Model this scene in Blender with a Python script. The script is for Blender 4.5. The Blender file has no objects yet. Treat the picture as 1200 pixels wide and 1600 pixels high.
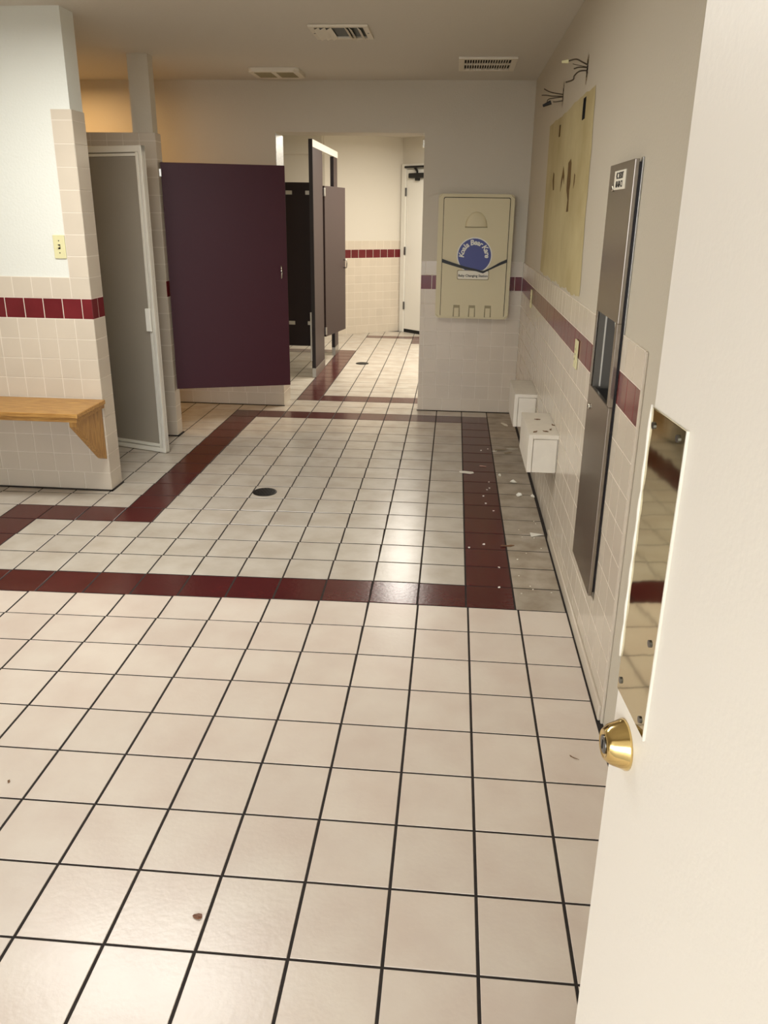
import bpy, bmesh, math, random
from mathutils import Vector, Matrix
R = random.Random(7)
SC = bpy.context.scene
COL = SC.collection

# ------------------------------------------------------------------ camera
CAM_POS = Vector((-0.10988, -1.21268, 1.51591))
PITCH, YAW, ROLL = math.radians(18.96492), math.radians(-4.63342), math.radians(0.80743)
FPX, PCX, PCY = 1208.41, 604.22, 747.83           # focal length and principal point, 1200x1600 frame
_f = Vector((math.sin(YAW)*math.cos(PITCH), math.cos(YAW)*math.cos(PITCH), -math.sin(PITCH)))
_r0 = Vector((math.cos(YAW), -math.sin(YAW), 0)); _u0 = _r0.cross(_f)
CR = math.cos(ROLL)*_r0 + math.sin(ROLL)*_u0
CU = -math.sin(ROLL)*_r0 + math.cos(ROLL)*_u0
CF = _f
cam = bpy.data.cameras.new('camera'); camo = bpy.data.objects.new('camera', cam); COL.objects.link(camo)
m = Matrix((CR, CU, -CF)).transposed().to_4x4(); m.translation = CAM_POS
camo.matrix_world = m
cam.sensor_fit = 'VERTICAL'; cam.sensor_height = 24.0; cam.sensor_width = 18.0
cam.lens = FPX/1600*24.0
cam.shift_x = -(PCX-600)/1600; cam.shift_y = (PCY-800)/1600
cam.clip_start = 0.02
SC.camera = camo
def px(p):
    d = Vector(p)-CAM_POS; z = d.dot(CF)
    if z < 0.05: return None
    return PCX+FPX*d.dot(CR)/z, PCY-FPX*d.dot(CU)/z

# ------------------------------------------------------------------ world, lights, exposure
W = bpy.data.worlds.new('world'); SC.world = W; W.use_nodes = True
bg = W.node_tree.nodes['Background']
bg.inputs[0].default_value = (0.94, 0.975, 1.02, 1); bg.inputs[1].default_value = 5.5
SC.view_settings.view_transform = 'Standard'; SC.view_settings.look = 'None'
SC.view_settings.gamma = 1; SC.view_settings.use_curve_mapping = False
SC.view_settings.exposure = 0.14
def area(name, loc, size, power, color, rot=(0, 0, 0)):
    l = bpy.data.lights.new(name, 'AREA'); l.shape = 'RECTANGLE'; l.size, l.size_y = size
    l.energy = power; l.color = color
    o = bpy.data.objects.new(name, l); o.location = loc; o.rotation_euler = rot; COL.objects.link(o); return o
area('hall_lamp_light', (-0.35, 6.9, 2.33), (0.7, 2.2), 86, (1.0, 0.94, 0.85))
area('front_lamp_light', (-1.6, 1.65, 2.34), (1.2, 0.3), 41, (1.0, 0.985, 0.95))
area('shower_lamp_light', (-2.95, 4.35, 2.36), (0.25, 0.25), 9, (1.0, 0.62, 0.28))

# ------------------------------------------------------------------ helpers
def lin(c):
    c /= 255.0
    return c/12.92 if c <= 0.04045 else ((c+0.055)/1.055)**2.4
def rgb(r, g, b): return (lin(r), lin(g), lin(b), 1)
def mat(name, col, rough=0.5, metal=0.0, rnd=0.0, noise=0.0, nscale=6.0, bump=0.0, bscale=80.0, col2=None, stretch=None, coat=0.0, spec=None, trans=0.0):
    M = bpy.data.materials.new(name); M.use_nodes = True; nt = M.node_tree; b = nt.nodes['Principled BSDF']
    b.inputs['Base Color'].default_value = col; b.inputs['Roughness'].default_value = rough; b.inputs['Metallic'].default_value = metal
    if coat: b.inputs['Coat Weight'].default_value = coat; b.inputs['Coat Roughness'].default_value = 0.08
    if spec is not None: b.inputs['Specular IOR Level'].default_value = spec
    if trans: b.inputs['Transmission Weight'].default_value = trans
    geo = nt.nodes.new('ShaderNodeNewGeometry'); pos = geo.outputs['Position']
    if stretch:
        mp = nt.nodes.new('ShaderNodeMapping'); mp.inputs['Scale'].default_value = stretch
        nt.links.new(pos, mp.inputs['Vector']); pos = mp.outputs['Vector']
    src = None
    if noise or col2:
        n = nt.nodes.new('ShaderNodeTexNoise'); n.inputs['Scale'].default_value = nscale; n.inputs['Detail'].default_value = 4
        nt.links.new(pos, n.inputs['Vector'])
        mx = nt.nodes.new('ShaderNodeMix'); mx.data_type = 'RGBA'
        c2 = col2 if col2 else tuple(c*(1-noise) for c in col[:3])+(1,)
        mx.inputs[6].default_value = col; mx.inputs[7].default_value = c2
        rp = nt.nodes.new('ShaderNodeValToRGB'); rp.color_ramp.elements[0].position = 0.35; rp.color_ramp.elements[1].position = 0.68
        nt.links.new(n.outputs['Fac'], rp.inputs[0]); nt.links.new(rp.outputs[0], mx.inputs[0])
        src = mx.outputs[2]
    if rnd:
        oi = nt.nodes.new('ShaderNodeObjectInfo'); mr = nt.nodes.new('ShaderNodeMapRange')
        mr.inputs[3].default_value = 1-rnd; mr.inputs[4].default_value = 1+rnd
        nt.links.new(oi.outputs['Random'], mr.inputs[0])
        hs = nt.nodes.new('ShaderNodeHueSaturation'); hs.inputs['Color'].default_value = col
        if src: nt.links.new(src, hs.inputs['Color'])
        nt.links.new(mr.outputs[0], hs.inputs['Value']); src = hs.outputs[0]
    if src: nt.links.new(src, b.inputs['Base Color'])
    if bump:
        n2 = nt.nodes.new('ShaderNodeTexNoise'); n2.inputs['Scale'].default_value = bscale; n2.inputs['Detail'].default_value = 3
        nt.links.new(pos, n2.inputs['Vector'])
        bp = nt.nodes.new('ShaderNodeBump'); bp.inputs['Strength'].default_value = bump; bp.inputs['Distance'].default_value = 0.003
        nt.links.new(n2.outputs['Fac'], bp.inputs['Height']); nt.links.new(bp.outputs[0], b.inputs['Normal'])
    return M

PAINT = mat('wall_paint', rgb(202, 193, 174), 0.55, bump=0.35, bscale=90)
WPAINT = mat('left_wall_lit_paint', rgb(227, 228, 218), 0.5, bump=0.35, bscale=90)  # left wall's stronger light is put into this paler paint colour
HPAINT = mat('hall_wall_paint', rgb(216, 209, 194), 0.55, bump=0.3, bscale=90)
CEIL = mat('ceiling_paint', rgb(212, 206, 193), 0.7, bump=0.5, bscale=60)
GROUT_F = mat('floor_grout', rgb(46, 38, 33), 0.9, noise=0.4, nscale=30)
GROUT_W = mat('wall_grout', rgb(226, 216, 200), 0.8)
TILE_A = mat('floor_tile_cream', rgb(222, 210, 195), 0.28, rnd=0.03, col2=rgb(213, 197, 182), nscale=5, bump=0.12, bscale=70)
TILE_B = mat('floor_tile_pale', rgb(202, 194, 180), 0.25, rnd=0.04, col2=rgb(188, 177, 161), nscale=7, bump=0.12, bscale=60)
TILE_D = mat('floor_tile_dusty_shaded', rgb(182, 171, 154), 0.45, rnd=0.05, col2=rgb(150, 136, 116), nscale=9, bump=0.2, bscale=60)  # dirt and the shade along the right wall, both in the tile colour
TILE_R = mat('floor_tile_burgundy', rgb(84, 34, 33), 0.2, rnd=0.06, noise=0.15, nscale=9, bump=0.1, bscale=60)
WT = mat('wall_tile_cream', rgb(212, 200, 181), 0.18, spec=0.36, rnd=0.025, noise=0.05, nscale=4)
WR = mat('wall_tile_burgundy', rgb(112, 38, 42), 0.16, spec=0.3, rnd=0.1, noise=0.15, nscale=12)
DOORW = mat('white_door_paint', rgb(238, 231, 218), 0.42, bump=0.12, bscale=120)
WHITE = mat('white_enamel', rgb(232, 228, 216), 0.35)
BOXW = mat('white_box_paint', rgb(228, 220, 204), 0.45, noise=0.06, nscale=20)
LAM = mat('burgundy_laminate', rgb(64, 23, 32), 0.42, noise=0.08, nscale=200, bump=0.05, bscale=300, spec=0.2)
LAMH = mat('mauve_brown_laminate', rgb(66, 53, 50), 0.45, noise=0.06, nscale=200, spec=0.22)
LAMB = mat('shaded_laminate', rgb(26, 10, 12), 0.5, spec=0.3)  # laminate darkened so the stall panel's shade sits in its colour
LAMEDGE = mat('dark_laminate_edge', rgb(30, 20, 22), 0.5)
STEEL = mat('brushed_stainless', rgb(150, 142, 132), 0.24, 1.0, bump=0.03, bscale=90, stretch=(1, 1, 14))
STEELD = mat('dark_stainless', rgb(118, 118, 118), 0.3, 1.0)
SATIN = mat('satin_steel_liner', rgb(122, 117, 108), 0.5, 0.5)
ALU = mat('aluminium', rgb(176, 174, 168), 0.33, 1.0)
BRIGHT = mat('bright_frame_metal', rgb(240, 236, 222), 0.3, 0.3)
CHROME = mat('chrome', rgb(225, 222, 212), 0.12, 1.0)
GALV = mat('galvanised_sheet', rgb(190, 190, 186), 0.38, 1.0, noise=0.3, nscale=70)
BRASS = mat('polished_brass', rgb(224, 198, 136), 0.12, 1.0)
PLATE = mat('brass_plate', rgb(206, 196, 164), 0.05, 1.0, bump=0.12, bscale=7)
BLACK = mat('black_plastic', rgb(14, 13, 13), 0.5)
DARK = mat('dark_cavity', rgb(26, 22, 18), 0.9)
OAK = mat('oak', rgb(196, 150, 82), 0.4, col2=rgb(154, 108, 54), nscale=5, stretch=(2.5, 26, 26), bump=0.1, bscale=20)
OAKV = mat('oak_upright', rgb(198, 152, 86), 0.4, col2=rgb(156, 110, 56), nscale=5, stretch=(26, 26, 2.5), bump=0.1, bscale=20)
IVORY = mat('ivory_plastic', rgb(222, 216, 168), 0.35)
BEIGEP = mat('beige_plastic', rgb(214, 202, 164), 0.5, bump=0.25, bscale=160)
BEIGED = mat('beige_plastic_recess', rgb(160, 148, 114), 0.6)
FROST = mat('grey_obscure_panel', rgb(148, 139, 124), 0.42, noise=0.05, nscale=3)
BARE = mat('bare_drywall_glue', rgb(200, 186, 140), 0.75, col2=rgb(178, 161, 114), nscale=3.2, stretch=(1, 1.0, 1.0), bump=0.3, bscale=40)
TORN = mat('torn_drywall_paper', rgb(112, 84, 40), 0.9, noise=0.3, nscale=30)
PLASTER = mat('plaster_scrap', rgb(240, 236, 222), 0.85)
WOODS = mat('wood_splinter', rgb(120, 88, 60), 0.8)
LEAF = mat('dry_leaf', rgb(110, 62, 26), 0.5)
BLUE = mat('blue_print', rgb(48, 56, 128), 0.4)
PRINTW = mat('white_print', rgb(232, 230, 218), 0.5)
INK = mat('black_print', rgb(40, 36, 32), 0.6)
PAPER = mat('paper_label', rgb(236, 230, 212), 0.6)
CAST = mat('cast_iron', rgb(40, 38, 34), 0.5, 0.6)
WIREM = mat('dark_wire', rgb(74, 62, 44), 0.6)
VENTW = mat('vent_enamel', rgb(226, 218, 200), 0.5)
CAULK = mat('white_caulk', rgb(236, 232, 224), 0.6)

def mesh_obj(name, bm, material, parent=None, smooth=False):
    me = bpy.data.meshes.new(name); bmesh.ops.recalc_face_normals(bm, faces=bm.faces[:]); bm.to_mesh(me); bm.free()
    for mm in (material if isinstance(material, (list, tuple)) else [material]): me.materials.append(mm)
    if smooth:
        for p in me.polygons: p.use_smooth = True
    o = bpy.data.objects.new(name, me); COL.objects.link(o)
    if parent:
        o.parent = parent
        if parent.type == 'EMPTY': o.matrix_parent_inverse = parent.matrix_basis.inverted()
    return o
def tag(o, label, cat, group=None):
    o['label'] = label; o['category'] = cat
    if group: o['group'] = group
    return o
def thing(name, label, cat, loc, group=None):
    o = bpy.data.objects.new(name, None); COL.objects.link(o); o.location = loc; o.empty_display_size = 0.05
    return tag(o, label, cat, group)
def struct(o): o['kind'] = 'structure'; return o
def addbox(bm, lo, hi, bev=0.0, M=None):
    lo = Vector(lo); hi = Vector(hi); c = (lo+hi)/2; s = hi-lo
    g = bmesh.ops.create_cube(bm, size=1.0)['verts']
    for v in g: v.co = Vector((v.co.x*s.x, v.co.y*s.y, v.co.z*s.z))+c
    if bev:
        es = list({e for v in g for e in v.link_edges})
        g = bmesh.ops.bevel(bm, geom=es, offset=bev, segments=2, affect='EDGES', profile=0.5)['verts'] if False else _bev(bm, es, bev)
    if M:
        for v in g: v.co = M @ v.co
    return g
def _bev(bm, es, bev):
    vs0 = {v for e in es for v in e.verts}
    r = bmesh.ops.bevel(bm, geom=es, offset=bev, segments=2, affect='EDGES', profile=0.5)
    vs = {v for f in r['faces'] for v in f.verts} | {v for v in vs0 if v.is_valid}
    return list(vs)
def box(name, lo, hi, material, parent=None, bev=0.0, M=None):
    bm = bmesh.new(); addbox(bm, lo, hi, bev, M); return mesh_obj(name, bm, material, parent)
def boxes(name, lst, material, parent=None, bev=0.0, M=None):
    bm = bmesh.new()
    for lo, hi in lst: addbox(bm, lo, hi, bev, M)
    return mesh_obj(name, bm, material, parent)
def prism_bm(bm, pts, n, d):
    """pts: list of 3-D points of a planar polygon, extruded along n by d"""
    n = Vector(n).normalized()*d
    a = [bm.verts.new(Vector(p)) for p in pts]; b = [bm.verts.new(Vector(p)+n) for p in pts]
    bm.faces.new(a); bm.faces.new(list(reversed(b))); k = len(pts)
    for i in range(k): bm.faces.new((a[i], b[i], b[(i+1) % k], a[(i+1) % k]))
def prism(name, pts, n, d, material, parent=None):
    bm = bmesh.new(); prism_bm(bm, pts, n, d); return mesh_obj(name, bm, material, parent)
def cyl_bm(bm, p, q, r1, r2=None, seg=16):
    p = Vector(p); q = Vector(q); r2 = r1 if r2 is None else r2; d = (q-p)
    M = d.to_track_quat('Z', 'Y').to_matrix().to_4x4(); M.translation = (p+q)/2
    return bmesh.ops.create_cone(bm, cap_ends=True, segments=seg, radius1=r1, radius2=r2, depth=d.length, matrix=M)['verts']
def cyl(name, p, q, r1, material, parent=None, r2=None, seg=16, smooth=False):
    bm = bmesh.new(); cyl_bm(bm, p, q, r1, r2, seg); return mesh_obj(name, bm, material, parent, smooth)
def lathe(name, prof, base, axis, material, parent=None, seg=28):
    """prof: (radius, height) along axis"""
    bm = bmesh.new(); Q = Vector(axis).to_track_quat('Z', 'Y'); rings = []
    for r, h in prof:
        rings.append([bm.verts.new(Vector(base)+Q @ Vector((r*math.cos(2*math.pi*k/seg), r*math.sin(2*math.pi*k/seg), h))) for k in range(seg)])
    for a, b in zip(rings, rings[1:]):
        for k in range(seg): bm.faces.new((a[k], a[(k+1) % seg], b[(k+1) % seg], b[k]))
    bm.faces.new(rings[0]); bm.faces.new(rings[-1])
    return mesh_obj(name, bm, material, parent, True)
def tube_bm(bm, pts, r, seg=8):
    pts = [Vector(p) for p in pts]; rings = []
    for i, p in enumerate(pts):
        t = (pts[min(i+1, len(pts)-1)]-pts[max(i-1, 0)]).normalized(); Q = t.to_track_quat('Z', 'Y')
        rr = r[i] if isinstance(r, (list, tuple)) else r
        rings.append([bm.verts.new(p+Q @ Vector((rr*math.cos(2*math.pi*k/seg), rr*math.sin(2*math.pi*k/seg), 0))) for k in range(seg)])
    for a, b in zip(rings, rings[1:]):
        for k in range(seg): bm.faces.new((a[k], a[(k+1) % seg], b[(k+1) % seg], b[k]))
    bm.faces.new(rings[0]); bm.faces.new(rings[-1])
def smoothpts(pts, n=5):
    P = [Vector(p) for p in pts]; P = [2*P[0]-P[1]]+P+[2*P[-1]-P[-2]]; out = []
    for i in range(1, len(P)-2):
        for k in range(n):
            t = k/n; a, b, c, d = P[i-1:i+3]
            out.append(0.5*((2*b)+(c-a)*t+(2*a-5*b+4*c-d)*t*t+(3*b-a-3*c+d)*t**3))
    return out+[P[-2]]
def rrect(x0, x1, z0, z1, r, n=5):
    pts = []
    for cx_, cz, a0 in ((x1-r, z1-r, 0), (x0+r, z1-r, 90), (x0+r, z0+r, 180), (x1-r, z0+r, 270)):
        for k in range(n+1):
            a = math.radians(a0+90*k/n); pts.append((cx_+r*math.cos(a), cz+r*math.sin(a)))
    return pts
def text_bm(bm, s, size, M, shear=0.0, bold=0.0, ext=0.0006):
    cu = bpy.data.curves.new('writing', 'FONT'); cu.body = s; cu.size = size; cu.shear = shear; cu.offset = bold; cu.extrude = ext; cu.align_x = 'CENTER'; cu.align_y = 'CENTER'
    cu.resolution_u = 3
    o = bpy.data.objects.new('writing', cu); COL.objects.link(o)
    dg = bpy.context.evaluated_depsgraph_get(); dg.update(); me = bpy.data.meshes.new_from_object(o.evaluated_get(dg))
    me.transform(M); bm.from_mesh(me); bpy.data.objects.remove(o); bpy.data.meshes.remove(me); bpy.data.curves.remove(cu)

# ------------------------------------------------------------------ tiles: shared unit mesh, one object per tile
def unit_tile(name, mats):
    bm = bmesh.new()
    def ring(h, i): return [bm.verts.new((x*(0.5-i), y*(0.5-i), h)) for x, y in ((-1, -1), (1, -1), (1, 1), (-1, 1))]
    a, b, c = ring(0, 0), ring(0.8, 0), ring(1, 0.006)
    for p, q in ((a, b), (b, c)):
        for k in range(4): bm.faces.new((p[k], p[(k+1) % 4], q[(k+1) % 4], q[k]))
    bm.faces.new(c)
    me = bpy.data.meshes.new(name); bm.to_mesh(me); bm.free(); me.materials.append(mats); return me
UT = {}
def tile_mesh(mt):
    if mt.name not in UT: UT[mt.name] = unit_tile('tile_'+mt.name, mt)
    return UT[mt.name]
def place_tiles(parent, items, limit=300, pname='tile'):
    """items: (matrix, material); the ones that show largest become parts, the rest one joined part per material"""
    sc = []
    for M, mt in items:
        q = [px(M @ Vector((x, y, 1))) for x, y in ((-.5, -.5), (.5, -.5), (.5, .5), (-.5, .5))]
        a = 0
        if all(q):
            cxm = sum(p[0] for p in q)/4; cym = sum(p[1] for p in q)/4
            if max(p[0] for p in q) > 0 and min(p[0] for p in q) < 1200 and max(p[1] for p in q) > 0 and min(p[1] for p in q) < 1600:
                a = abs(sum(q[i][0]*q[(i+1) % 4][1]-q[(i+1) % 4][0]*q[i][1] for i in range(4)))/2
        sc.append((a, M, mt))
    sc.sort(key=lambda t: -t[0])
    rest = {}
    for i, (a, M, mt) in enumerate(sc):
        if i < limit and a > 12:
            o = bpy.data.objects.new(pname, tile_mesh(mt)); COL.objects.link(o); o.parent = parent; o.matrix_local = M
        else: rest.setdefault(mt.name, []).append(M)
    for nm, Ms in rest.items():
        bm = bmesh.new(); t = UT.get(nm) or tile_mesh(bpy.data.materials[nm])
        for M in Ms:
            k0 = len(bm.verts); bm.from_mesh(t); bm.verts.ensure_lookup_table()
            for v in bm.verts[k0:]: v.co = M @ v.co
        me = bpy.data.meshes.new('remaining_tiles'); bm.to_mesh(me); bm.free(); me.materials.append(bpy.data.materials[nm])
        o = bpy.data.objects.new('remaining_tiles', me); COL.objects.link(o); o.parent = parent; o['kind'] = 'stuff'
def sub_rect(r, e):
    a0, a1, b0, b1 = r; c0, c1, d0, d1 = e
    if c1 <= a0 or c0 >= a1 or d1 <= b0 or d0 >= b1: return [r]
    out = []
    if c0 > a0: out.append((a0, c0, b0, b1))
    if c1 < a1: out.append((c1, a1, b0, b1))
    m0, m1 = max(a0, c0), min(a1, c1)
    if d0 > b0: out.append((m0, m1, b0, d0))
    if d1 < b1: out.append((m0, m1, d1, b1))
    return out
def wall_tiles(O, u, n, fields, excl=(), gap=0.004, T=0.007):
    """fields: (u0,u1,z0,z1,width,material,offset). Returns tile items in the plane at O + u*U + z, proud along n"""
    O = Vector(O); u = Vector(u).normalized(); n = Vector(n).normalized(); z = Vector((0, 0, 1)); items = []
    for u0, u1, z0, z1, w, mt, off in fields:
        k = u0+off
        while k < u1-1e-6:
            a, b = max(k, u0), min(k+w, u1); k += w
            rs = [(a, b, z0, z1)]
            for e in excl: rs = [q for r in rs for q in sub_rect(r, e)]
            for r in rs:
                ww, hh = r[1]-r[0]-gap, r[3]-r[2]-gap
                if ww < 0.01 or hh < 0.01: continue
                c = O+u*((r[0]+r[1])/2)+z*((r[2]+r[3])/2)
                ax = u if u.cross(z).dot(n) > 0 else -u
                tilt = Matrix.Rotation(R.gauss(0, 0.0006), 4, 'X') @ Matrix.Rotation(R.gauss(0, 0.0006), 4, 'Y')
                B = Matrix((ax, z, n)).transposed().to_4x4() @ tilt @ Matrix.Diagonal((ww, hh, T+R.uniform(-.0004, .0004), 1)); B.translation = c
                items.append((B, mt))
    return items
Z0 = 0.105; P = 0.107
WAINS = [(0.0, Z0, 0.152, 'b')]+[(Z0+P*i, Z0+P*(i+1), 0.1055, 'w') for i in range(8)]+[(Z0+P*8, Z0+P*9, 0.1055, 'r'), (Z0+P*9, Z0+P*10, 0.1055, 'w')]
ZW = Z0+P*10          # wainscot top, 1.175
def wainscot(u0, u1, off=0.0, top=ZW, boff=0.0):
    return [(u0, u1, a, b, w, WR if k == 'r' else WT, (boff if k == 'b' else off if k == 'w' else off-0.05)) for a, b, w, k in WAINS if a < top]
def bed(parent, O, u, n, u0, u1, z0, z1, t=0.0058, excl=()):
    O = Vector(O); u = Vector(u).normalized(); n = Vector(n).normalized(); bm = bmesh.new(); rs = [(u0, u1, z0, z1)]
    for e in excl: rs = [q for r in rs for q in sub_rect(r, e)]
    for a, b, c, d in rs: prism_bm(bm, [O+u*a+Vector((0, 0, c)), O+u*b+Vector((0, 0, c)), O+u*b+Vector((0, 0, d)), O+u*a+Vector((0, 0, d))], n, t)
    return mesh_obj('grout_bed', bm, GROUT_W, parent)

# ------------------------------------------------------------------ floor
T = 0.2032
def skew(c, r):
    k = 0.2 if r <= 4 else 0.2+0.8*(r-4)/4 if r < 8 else 1 if r <= 17 else max(0.2, 1-0.6*(r-17)/7)
    return 0.042*(c+2)*k if c < -2 else 0.0
def fpt(c, r, sec):
    if sec == 1: return Vector((T*c, T*((r if r < 8 else 7.96)+skew(c, r)), 0))
    return Vector((T*(-.035+.984*c), T*(7.96+.967*(r-8)+skew(c, r)), 0))
def burgundy(c, r):
    if r < 8: return False
    if r == 8 and c <= 0: return True
    if c == 0 and 8 <= r <= 23: return True
    if r == 23 and -9 <= c <= 0: return True
    if c == -9 and 12 <= r <= 23: return True
    if r == 12 and -12 <= c <= -9: return True
    if c == -12 and 9 <= r <= 12: return True
    if r == 26 and c >= -7: return True
    if c == -7 and 26 <= r <= 38: return True
    if r == 38 and c <= -7: return True
    if r == 44 and c >= -6: return True
    if c >= -3 and 42 <= r <= 44: return True
    return False
floor = struct(box('floor', (-4.3, -1.45, -0.12), (1.6, 9.9, -0.0012), GROUT_F))
items = []
for sec, rr in ((1, range(-7, 8)), (2, range(8, 47))):
    for r in rr:
        for c in range(-21, 8):
            if c >= 2 and r < 26: continue
            p = [fpt(c+i, r+j, sec) for i, j in ((0, 0), (1, 0), (1, 1), (0, 1))]
            if sec == 1 and r == 7: p[2].y = p[3].y = 0; p[2] = fpt(c+1, 8, 1); p[3] = fpt(c, 8, 1)
            if c == 1 and sec == 1:
                p[1].x = p[2].x = 0.398
            if c == 1 and sec == 2 and r < 26: p[1].x = p[2].x = 0.396
            cen = sum(p, Vector())/4
            if cen.x < -4.2 or cen.x > 1.5: continue
            gx, gy = (0.0076, 0.006) if sec == 1 else (0.0072, 0.0085)
            ex = (p[1]-p[0]+p[2]-p[3])/2; ey = (p[3]-p[0]+p[2]-p[1])/2
            ex = ex*(1-gx/ex.length); ey = ey*(1-gy/ey.length)
            M = Matrix((ex, ey, Vector((0, 0, 0.0055)))).transposed().to_4x4(); M.translation = cen+Vector((0, 0, -0.0055+R.uniform(-.00012, .00012)))
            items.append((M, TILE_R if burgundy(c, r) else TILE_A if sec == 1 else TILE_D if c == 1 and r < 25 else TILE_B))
place_tiles(floor, items, 300)

# ------------------------------------------------------------------ ceiling
HC = 2.415
ceiling = struct(boxes('ceiling', [((-4.3, -1.45, HC), (1.6, 9.9, HC+0.12))], CEIL))

# ------------------------------------------------------------------ walls
YL, YB, XR = 2.78, 4.93, 0.415
# left stub wall (light switch and bench)
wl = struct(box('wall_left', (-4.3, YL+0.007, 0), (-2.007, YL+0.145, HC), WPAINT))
u0 = -2.0
it = wall_tiles((-2.0, YL+0.007, 0), (-1, 0, 0), (0, -1, 0), wainscot(0, 1.6, 0.0)+[(0, 0.1055, ZW+P*i, ZW+P*(i+1), 0.1055, WT, 0) for i in range(7)]+[(0, 0.1055, ZW+P*7, ZW+P*7+0.05, 0.1055, WT, 0)])
ends = [(0, 0.145, a, b, 0.145, WT, 0) for a, b, w, k in WAINS if k != 'r']+[(0, 0.145, Z0+P*8, Z0+P*9, 0.0725, WR, 0)]+[(0, 0.145, ZW+P*i, ZW+P*(i+1), 0.145, WT, 0) for i in range(7)]+[(0, 0.145, ZW+P*7, ZW+P*7+0.05, 0.145, WT, 0)]
it += wall_tiles((-2.007, YL, 0), (0, 1, 0), (1, 0, 0), ends)
bed(wl, (-2.0, YL+0.007, 0), (-1, 0, 0), (0, -1, 0), 0.002, 1.6, 0, ZW)
bed(wl, (-2.0, YL+0.007, 0), (-1, 0, 0), (0, -1, 0), 0.002, 0.1055, ZW, ZW+P*7+0.048)
bed(wl, (-2.007, YL, 0), (0, 1, 0), (1, 0, 0), 0.003, 0.145, 0, ZW+P*7+0.048)
place_tiles(wl, it)

# partition between the two stalls: tiled half wall with a full-height stub at its end
YC = 3.93
wp = struct(boxes('wall_partition', [((-3.5, YC+0.007, 0), (-2.022, YC+0.095, 1.965)), ((-2.16, YC+0.009, 1.965), (-2.03, YC+0.093, HC))], PAINT))
it = []
zr = [(a, b) for a, b, w, k in WAINS]+[(ZW+P*i, ZW+P*(i+1)) for i in range(7)]+[(ZW+P*7, ZW+P*7+0.046)]
it += wall_tiles((-2.015, YC+0.007, 0), (-1, 0, 0), (0, -1, 0), [(0, 1.2, a, b, 0.1055, WT, 0) for a, b in zr])
it += wall_tiles((-2.022, YC, 0), (0, 1, 0), (1, 0, 0), [(0, 0.1, a, b, 0.1, WR if i == 9 else WT, 0) for i, (a, b) in enumerate(zr)])
bed(wp, (-2.015, YC+0.007, 0), (-1, 0, 0), (0, -1, 0), 0.002, 1.2, 0, 1.966)
bed(wp, (-2.022, YC, 0), (0, 1, 0), (1, 0, 0), 0.003, 0.1, 0, 1.966)
box('cap_tile', (-3.2, YC+0.001, 1.966), (-2.016, YC+0.1, 1.972), WT, wp, 0.002)
place_tiles(wp, it)

# back wall with the wide opening to the hall
XO0, XO1, ZO, YB2 = -1.47, -0.365, 2.07, 5.18
wb = struct(boxes('wall_back', [((-3.5, YB, 0), (XO0, YB2, HC)), ((XO1, YB, 0), (1.15, YB2, HC)), ((XO0, YB, ZO), (XO1, YB2, HC))], PAINT))
it = wall_tiles((XR-0.007, YB, 0), (-1, 0, 0), (0, -1, 0), wainscot(0, XR-0.007-XO1, 0, boff=-0.03))
it += wall_tiles((XO0, YB, 0), (-1, 0, 0), (0, -1, 0), wainscot(0, 1.9, 0))
it += wall_tiles((XO0, YB-0.007, 0), (0, 1, 0), (1, 0, 0), [(0, 0.257, a, b, 0.128, WT, 0) for a, b, w, k in WAINS[:3]])
bed(wb, (XR, YB, 0), (-1, 0, 0), (0, -1, 0), 0, XR-XO1, 0, ZW)
bed(wb, (XO0, YB, 0), (-1, 0, 0), (0, -1, 0), 0, 1.9, 0, ZW)
bed(wb, (XO0, YB-0.007, 0), (0, 1, 0), (1, 0, 0), 0.003, 0.257, 0, WAINS[2][1])
place_tiles(wb, it)
cg = box('corner_guard', (XO0, YB, 0.34), (XO0+0.003, YB2, 2.062), GALV, wb); cg['label'] = 'galvanised metal sheet on the jamb'
box('rail_bracket', (XO1-0.022, YB+0.16, 1.985), (XO1, YB+0.22, 2.04), CHROME, wb, 0.003)

# right wall, with openings for the dispenser and the ripped-out electrical boxes
holes = [(1.26, 1.545, 0.935, 1.215, 0.11), (2.44, 2.525, 1.905, 1.992, 0.07), (3.27, 3.335, 1.907, 1.966, 0.03), (2.475, 2.515, 2.07, 2.14, 0.06), (3.27, 3.30, 2.075, 2.14, 0.06)]
ys = sorted({-1.45, YB, *[h[0] for h in holes], *[h[1] for h in holes]}); zs = sorted({0.0, HC, *[h[2] for h in holes], *[h[3] for h in holes]})
bm = bmesh.new(); VC = {}
def gv(x, y, z):
    k = (round(x, 4), round(y, 4), round(z, 4))
    if k not in VC: VC[k] = bm.verts.new(k)
    return VC[k]
for y0, y1 in zip(ys, ys[1:]):
    for z0, z1 in zip(zs, zs[1:]):
        ym, zm = (y0+y1)/2, (z0+z1)/2
        if any(h[0] < ym < h[1] and h[2] < zm < h[3] for h in holes): continue
        bm.faces.new((gv(XR, y0, z0), gv(XR, y0, z1), gv(XR, y1, z1), gv(XR, y1, z0)))
X2 = XR+0.13
for a, b in (((-1.45, 0), (YB, 0)), ((YB, 0), (YB, HC)), ((YB, HC), (-1.45, HC)), ((-1.45, HC), (-1.45, 0))):
    bm.faces.new([bm.verts.new((XR, a[0], a[1])), bm.verts.new((XR, b[0], b[1])), bm.verts.new((X2, b[0], b[1])), bm.verts.new((X2, a[0], a[1]))])
bm.faces.new([bm.verts.new((X2, y, z)) for y, z in ((-1.45, 0), (YB, 0), (YB, HC), (-1.45, HC))])
wr = struct(mesh_obj('wall_right', bm, PAINT))
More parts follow.
